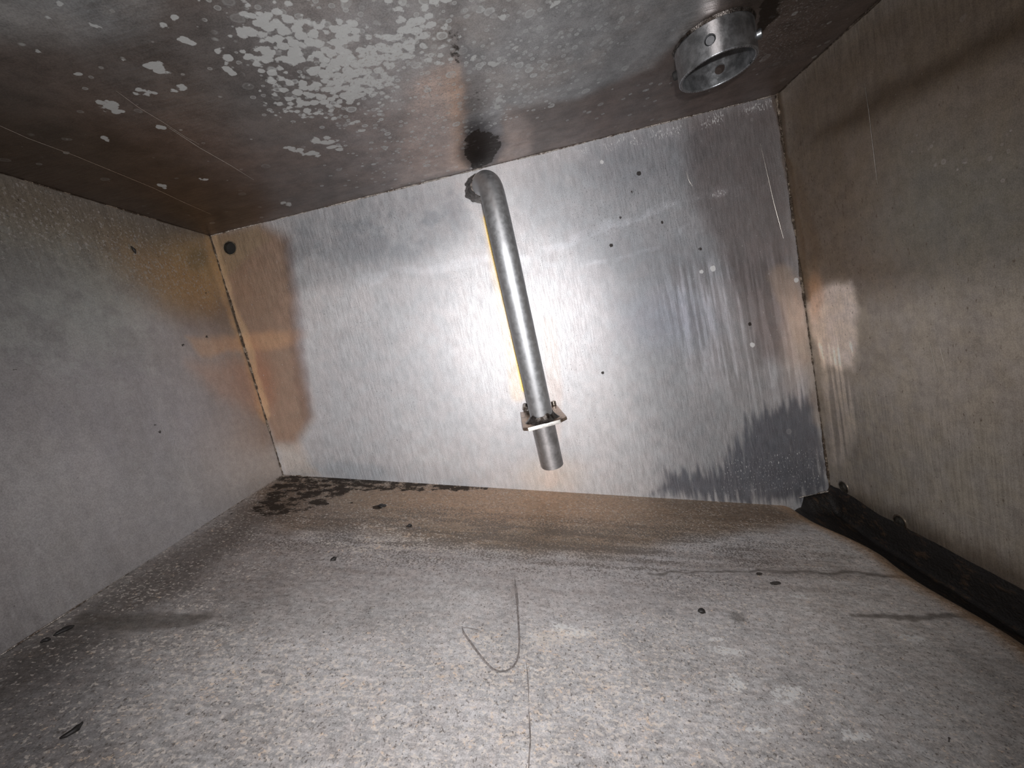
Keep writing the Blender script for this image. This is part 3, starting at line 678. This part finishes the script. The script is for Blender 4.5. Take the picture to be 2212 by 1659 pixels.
# flange plate: top outline, thickness 4.5 mm
top = [(-.0275, .596), (.0262, .596), (.0315, .506), (.0226, .4965), (-.0173, .4900), (-.0238, .4955)]
def plate_z(x, y): return ZC - .1163 + (.0006 if x > 0 else 0)
def plate(name, pts, z, t, mat):
    bm = bmesh.new(); a = [bm.verts.new((x, y, ZC + z)) for x, y in pts]; b_ = [bm.verts.new((x, y, ZC + z - t)) for x, y in pts]
    bm.faces.new(a); bm.faces.new(b_[::-1])
    for i in range(len(pts)): bm.faces.new((a[i], b_[i], b_[(i + 1) % len(pts)], a[(i + 1) % len(pts)]))
    bmesh.ops.bevel(bm, geom=bm.edges[:], offset=.0005, segments=2, affect='EDGES', profile=.5)
    return pchild(bm_obj(name, bm, mat))
plate('flange_plate', top, -.1163, .0040, mat_plate)
# bright milled front edge strip
strip = [(-.0178, .4898), (.0226, .4964), (.0224, .4948), (-.0177, .4881)]
plate('front_edge_strip', strip, -.1160, .0046, mat_cut)['label'] = 'bright bare metal front edge'
# lumpy weld collar on the plate
bm = bmesh.new(); rng = random.Random(4); K, J = 40, 7; rings = []
for j in range(J):
    t = j / (J - 1); rr_ = RP + .0006 + .0058 * (1 - t) ** 1.7; zz = -.1163 + .0001 + .0085 * t
    c0 = pa - d_ * ((zz - pz0))
    def rad_(k): return rr_ * (1 + (.10 * math.sin(k * .47) + .07 * math.sin(k * .94 + 2) + .03 * math.sin(k * 1.88)) * (1 - t))
    rings.append([bm.verts.new((PX + math.cos(2 * math.pi * k / K) * rad_(k), c0.y + math.sin(2 * math.pi * k / K) * rad_(k),
                                ZC + zz + (.0016 * math.sin(k * .785 + 1) + .0007 * math.sin(k * 1.57)) * t)) for k in range(K)])
for j in range(J - 1):
    for k in range(K): bm.faces.new((rings[j][k], rings[j][(k + 1) % K], rings[j + 1][(k + 1) % K], rings[j + 1][k]))
pchild(bm_obj('weld_collar', bm, mat_bead))
# burnt weld round the elbow where it meets the back wall
bm = bmesh.new(); rings = []
axis_c = V3(-.0160, .6, .1985)
for j in range(9):
    t = j / 8; rr_ = .0186 - .0036 * t ** 1.2
    rings.append([bm.verts.new((axis_c.x + t * .0078 + math.cos(2 * math.pi * k / 48) * rr_ * (1 + .09 * math.sin(k * .785 + 1.5 * t) + .05 * math.sin(k * 1.7 + j) + rng.uniform(-.02, .02)), .5998 - t * .034,
                                axis_c.z - t * .0068 + math.sin(2 * math.pi * k / 48) * rr_ * (1 + .06 * math.sin(k * .9 + 2 * t) + rng.uniform(-.02, .02)))) for k in range(48)])
bm.faces.new(rings[-1])
for j in range(8):
    for k in range(48): bm.faces.new((rings[j][k], rings[j][(k + 1) % 48], rings[j + 1][(k + 1) % 48], rings[j + 1][k]))
pchild(bm_obj('wall_weld', bm, mat_bead))
# threaded stud and shiny nut on the plate behind the pipe
bm = bmesh.new(); path = []; 
for i in range(25):
    path.append(V3(-.0185, .5995 - i * .0012, -.1085))
tube(bm, path, lambda t: .0036 + .0006 * math.sin(t * 24 * math.pi), None, 18); pchild(bm_obj('threaded_stud', bm, mat_bead))
bm = bmesh.new(); tube(bm, [V3(.0225, .592, -.1155), V3(.0225, .592, -.1100)], .0036, .0020, 24)
o = pchild(bm_obj('ring_nut', bm, mat_sleeve)); o['label'] = 'small bright ring'

# ================================================================== SOCKET on the ceiling
mat_sock = metal_material('galvanised_ring', (.44, .45, .46), .34, .95, .42, 130, bump=.03)
SC = Vector((.2326, .4314, ZT)); SR = .034; SH = .0300
sock = empty('socket_ring', SC, label='short round steel socket ring hanging from the ceiling near the right', category='socket')
bm = bmesh.new(); tube(bm, [Vector((0, 0, -SH * i / 6)) for i in range(7)], SR, SR - .0028, 72)
bmesh.ops.bevel(bm, geom=[e_ for e_ in bm.edges if abs(e_.verts[0].co.z + SH) < 1e-6 and abs(e_.verts[1].co.z + SH) < 1e-6], offset=.0006, segments=2, affect='EDGES')
ring = bm_obj('ring_wall', bm, mat_sock, sock)
def px_dir(a): return Vector((math.cos(math.radians(a)), math.sin(math.radians(a)), 0))
A_FRONT = -122; hz = -.0165
cut_bm = bmesh.new()
for a in (A_FRONT, A_FRONT + 180):
    d = px_dir(a); tube(cut_bm, [d * (SR - .008) + Vector((0, 0, hz)), d * (SR + .006) + Vector((0, 0, hz))], .0047, None, 28)
bmesh.ops.recalc_face_normals(cut_bm, faces=cut_bm.faces)
cme = bpy.data.meshes.new('cutter'); cut_bm.to_mesh(cme); cut_bm.free(); cut = bpy.data.objects.new('cutter', cme); COL.objects.link(cut); cut.location = SC
md = ring.modifiers.new('b', 'BOOLEAN'); md.object = cut; md.operation = 'DIFFERENCE'; md.solver = 'EXACT'
bpy.context.view_layer.update()
new = bpy.data.meshes.new_from_object(ring.evaluated_get(bpy.context.evaluated_depsgraph_get()))
ring.modifiers.clear(); ring.data = new; ring.data.name = 'ring_wall'
bpy.data.objects.remove(cut); bpy.data.meshes.remove(cme)
mat_screw = metal_material('grey_screw', (.20, .21, .22), .38, .9, .4, 200)
def screw(name, a, r, y0, y1, mat):
    d = px_dir(a); bm = bmesh.new()
    tube(bm, [d * y0 + Vector((0, 0, hz)), d * (y1 - .0008) + Vector((0, 0, hz)), d * y1 + Vector((0, 0, hz))], lambda t: r if t < .9 else r * .8, None, 24)
    return bm_obj(name, bm, mat, sock)
screw('set_screw', A_FRONT, .0044, SR - .0040, SR - .0012, mat_screw)
screw('set_screw', -30, .0040, SR - .0026, SR + .0040, mat_screw)
screw('set_screw', 150, .0040, SR - .0026, SR + .0040, mat_black)
bm = bmesh.new(); rng = random.Random(9)     # weld fillet at its top
rings = []
for j in range(4):
    t = j / 3
    rings.append([bm.verts.new(((SR + .0003 + .0010 * (1 - t)) * (1 + rng.uniform(-.02, .02)) * math.cos(2 * math.pi * k / 60), (SR + .0003 + .0010 * (1 - t)) * math.sin(2 * math.pi * k / 60), -.0002 - .0026 * t)) for k in range(60)])
for j in range(3):
    for k in range(60): bm.faces.new((rings[j][k], rings[j][(k + 1) % 60], rings[j + 1][(k + 1) % 60], rings[j + 1][k]))
bm_obj('weld_fillet', bm, mat_bead, sock)

# ================================================================== tar in the gutter
def tar_material():
    b = NB('black_tar')
    n = b.noise(90, 5, b.scaled((1.5, .5, 1)), .7); n2 = b.noise(420, 3)
    col = b.mix(b.step(n, .52, .68), (.006, .0045, .0035), (.035, .020, .010))
    r = b.math('ADD', .42, b.math('MULTIPLY', n2, .35))
    return b.bsdf(col, r, 0.0, b.bump(b.math('ADD', n, b.math('MULTIPLY', n2, .4)), .8, .003), .35)
P, Q, U, V = grid(.318, XR - .0002, YF, D - .0005, .003)
zf = floor_z(U, V)
base = zf - .006 + .004 * (fbm(U, V, .02, .05, 61) - .5)
wall_z = ZC - .3285 + .0025 * (fbm(U * 0, V, .02, .03, 62) - .5)            # tide line on the wall
t = sstep(XR - .012, XR, U); Z = base * (1 - t) + wall_z * t
corner_t = sstep(.50, .585, V) * sstep(.325, .365, U); Z = Z + corner_t * (.0085 + .003 * (fbm(U, V, .012, .012, 63) - .5))
wedge = (xe[1] + (zc_[1] - xe[1]) * np.clip((U - xe[0]) / (XR - xe[0]), 0, 1)) - .0004
wk = sstep(D - .030, D - .002, V) * sstep(xe[0] - .002, xe[0] + .004, U); Z = Z * (1 - wk) + np.maximum(Z, wedge) * wk
Z = Z + .002 * (1 - wk) * (fbm(U, V, .006, .014, 64) - .5) - .012 * (1 - sstep(.318, .345, U))
Z = np.where(Z < floor_h(U, V) - .02, floor_h(U, V) - .02, Z)
idx = np.arange(len(P) * len(Q)).reshape(len(P), len(Q))
f = np.stack([idx[:-1, :-1], idx[1:, :-1], idx[1:, 1:], idx[:-1, 1:]], -1).reshape(-1, 4)
mesh_obj('tar_residue', np.column_stack([U, V, Z]), [tuple(int(i) for i in q) for q in f], tar_material(), None,
         label='black tarry residue filling the gutter between floor and right wall', category='residue', kind='stuff')

# ================================================================== loose flakes
mat_flake = metal_material('charred_flake', (.012, .010, .009), .6, 0.0, .4, 300)
def flake(which, px, py, l, w, ang, bend, label, group=None):
    """curled char chip lying on a sheet; l, w in metres"""
    p = to3(which, px, py, 0); rng = random.Random(int(px * 7 + py)); n = 7; vs_, fs = [], []
    if which == 'floor': ax, ay, az = Vector((1, 0, FB)).normalized(), Vector((0, 1, 0)), Vector((-FB, 0, 1)).normalized()
    else: ax, ay, az = Vector((0, 1, 0)), Vector((0, 0, 1)), Vector((1, 0, 0)) * (1 if which == 'left' else -1)
    c, s_ = math.cos(math.radians(ang)), math.sin(math.radians(ang))
    for i in range(n):
        t = i / (n - 1) * 2 - 1; ww = w * (1 - .75 * t * t) * rng.uniform(.5, 1.35); cy = bend * l * t * t; th = .0006 + .0012 * (1 - t * t)
        for (q, h) in ((-ww, .0), (-ww * .8, th), (ww * .8, th * 1.2), (ww, .0)):
            u, v = t * l, cy + q
            vs_.append(p + ax * (u * c - v * s_) + ay * (u * s_ + v * c) + az * h - p)
    for i in range(n - 1):
        for k in range(4):
            a = i * 4 + k; b2 = i * 4 + (k + 1) % 4; fs.append((a, b2, b2 + 4, a + 4))
    fs.append((3, 2, 1, 0)); fs.append(tuple((n - 1) * 4 + k for k in range(4)))
    o = mesh_obj('char_flake', vs_, fs, mat_flake, None, label=label, category='flake'); o.location = p
    if group: o['group'] = group
    return o
flake('floor', 138, 1362, .0058, .0020, 70, .0, 'black char flake on the floor beside the left wall, near the dark streak', 'char flakes on the floor')
flake('floor', 160, 1580, .0052, .0015, 75, .45, 'curved black char flake on the floor in the bottom left corner', 'char flakes on the floor')
flake('floor', 98, 1384, .0026, .0012, 40, .0, 'tiny char crumb just left of the black flake by the left wall', 'char flakes on the floor')
flake('floor', 825, 1094, .0055, .0040, 10, .2, 'largest black char crumb on the floor near the back wall', 'char flakes on the floor')
flake('floor', 885, 1137, .0038, .0022, 50, .4, 'small black char crumb left of the pipe, below the largest crumb', 'char flakes on the floor')
flake('floor', 722, 1209, .0034, .0024, 60, .3, 'lone char crumb on the grey floor, left of centre', 'char flakes on the floor')
flake('left', 288, 540, .0042, .0016, 110, .1, 'dark char flake stuck high on the left wall', None)
flake('floor', 1516, 1321, .0036, .0022, 20, .2, 'dark char crumb on the floor right of the drag mark', 'char flakes on the floor')
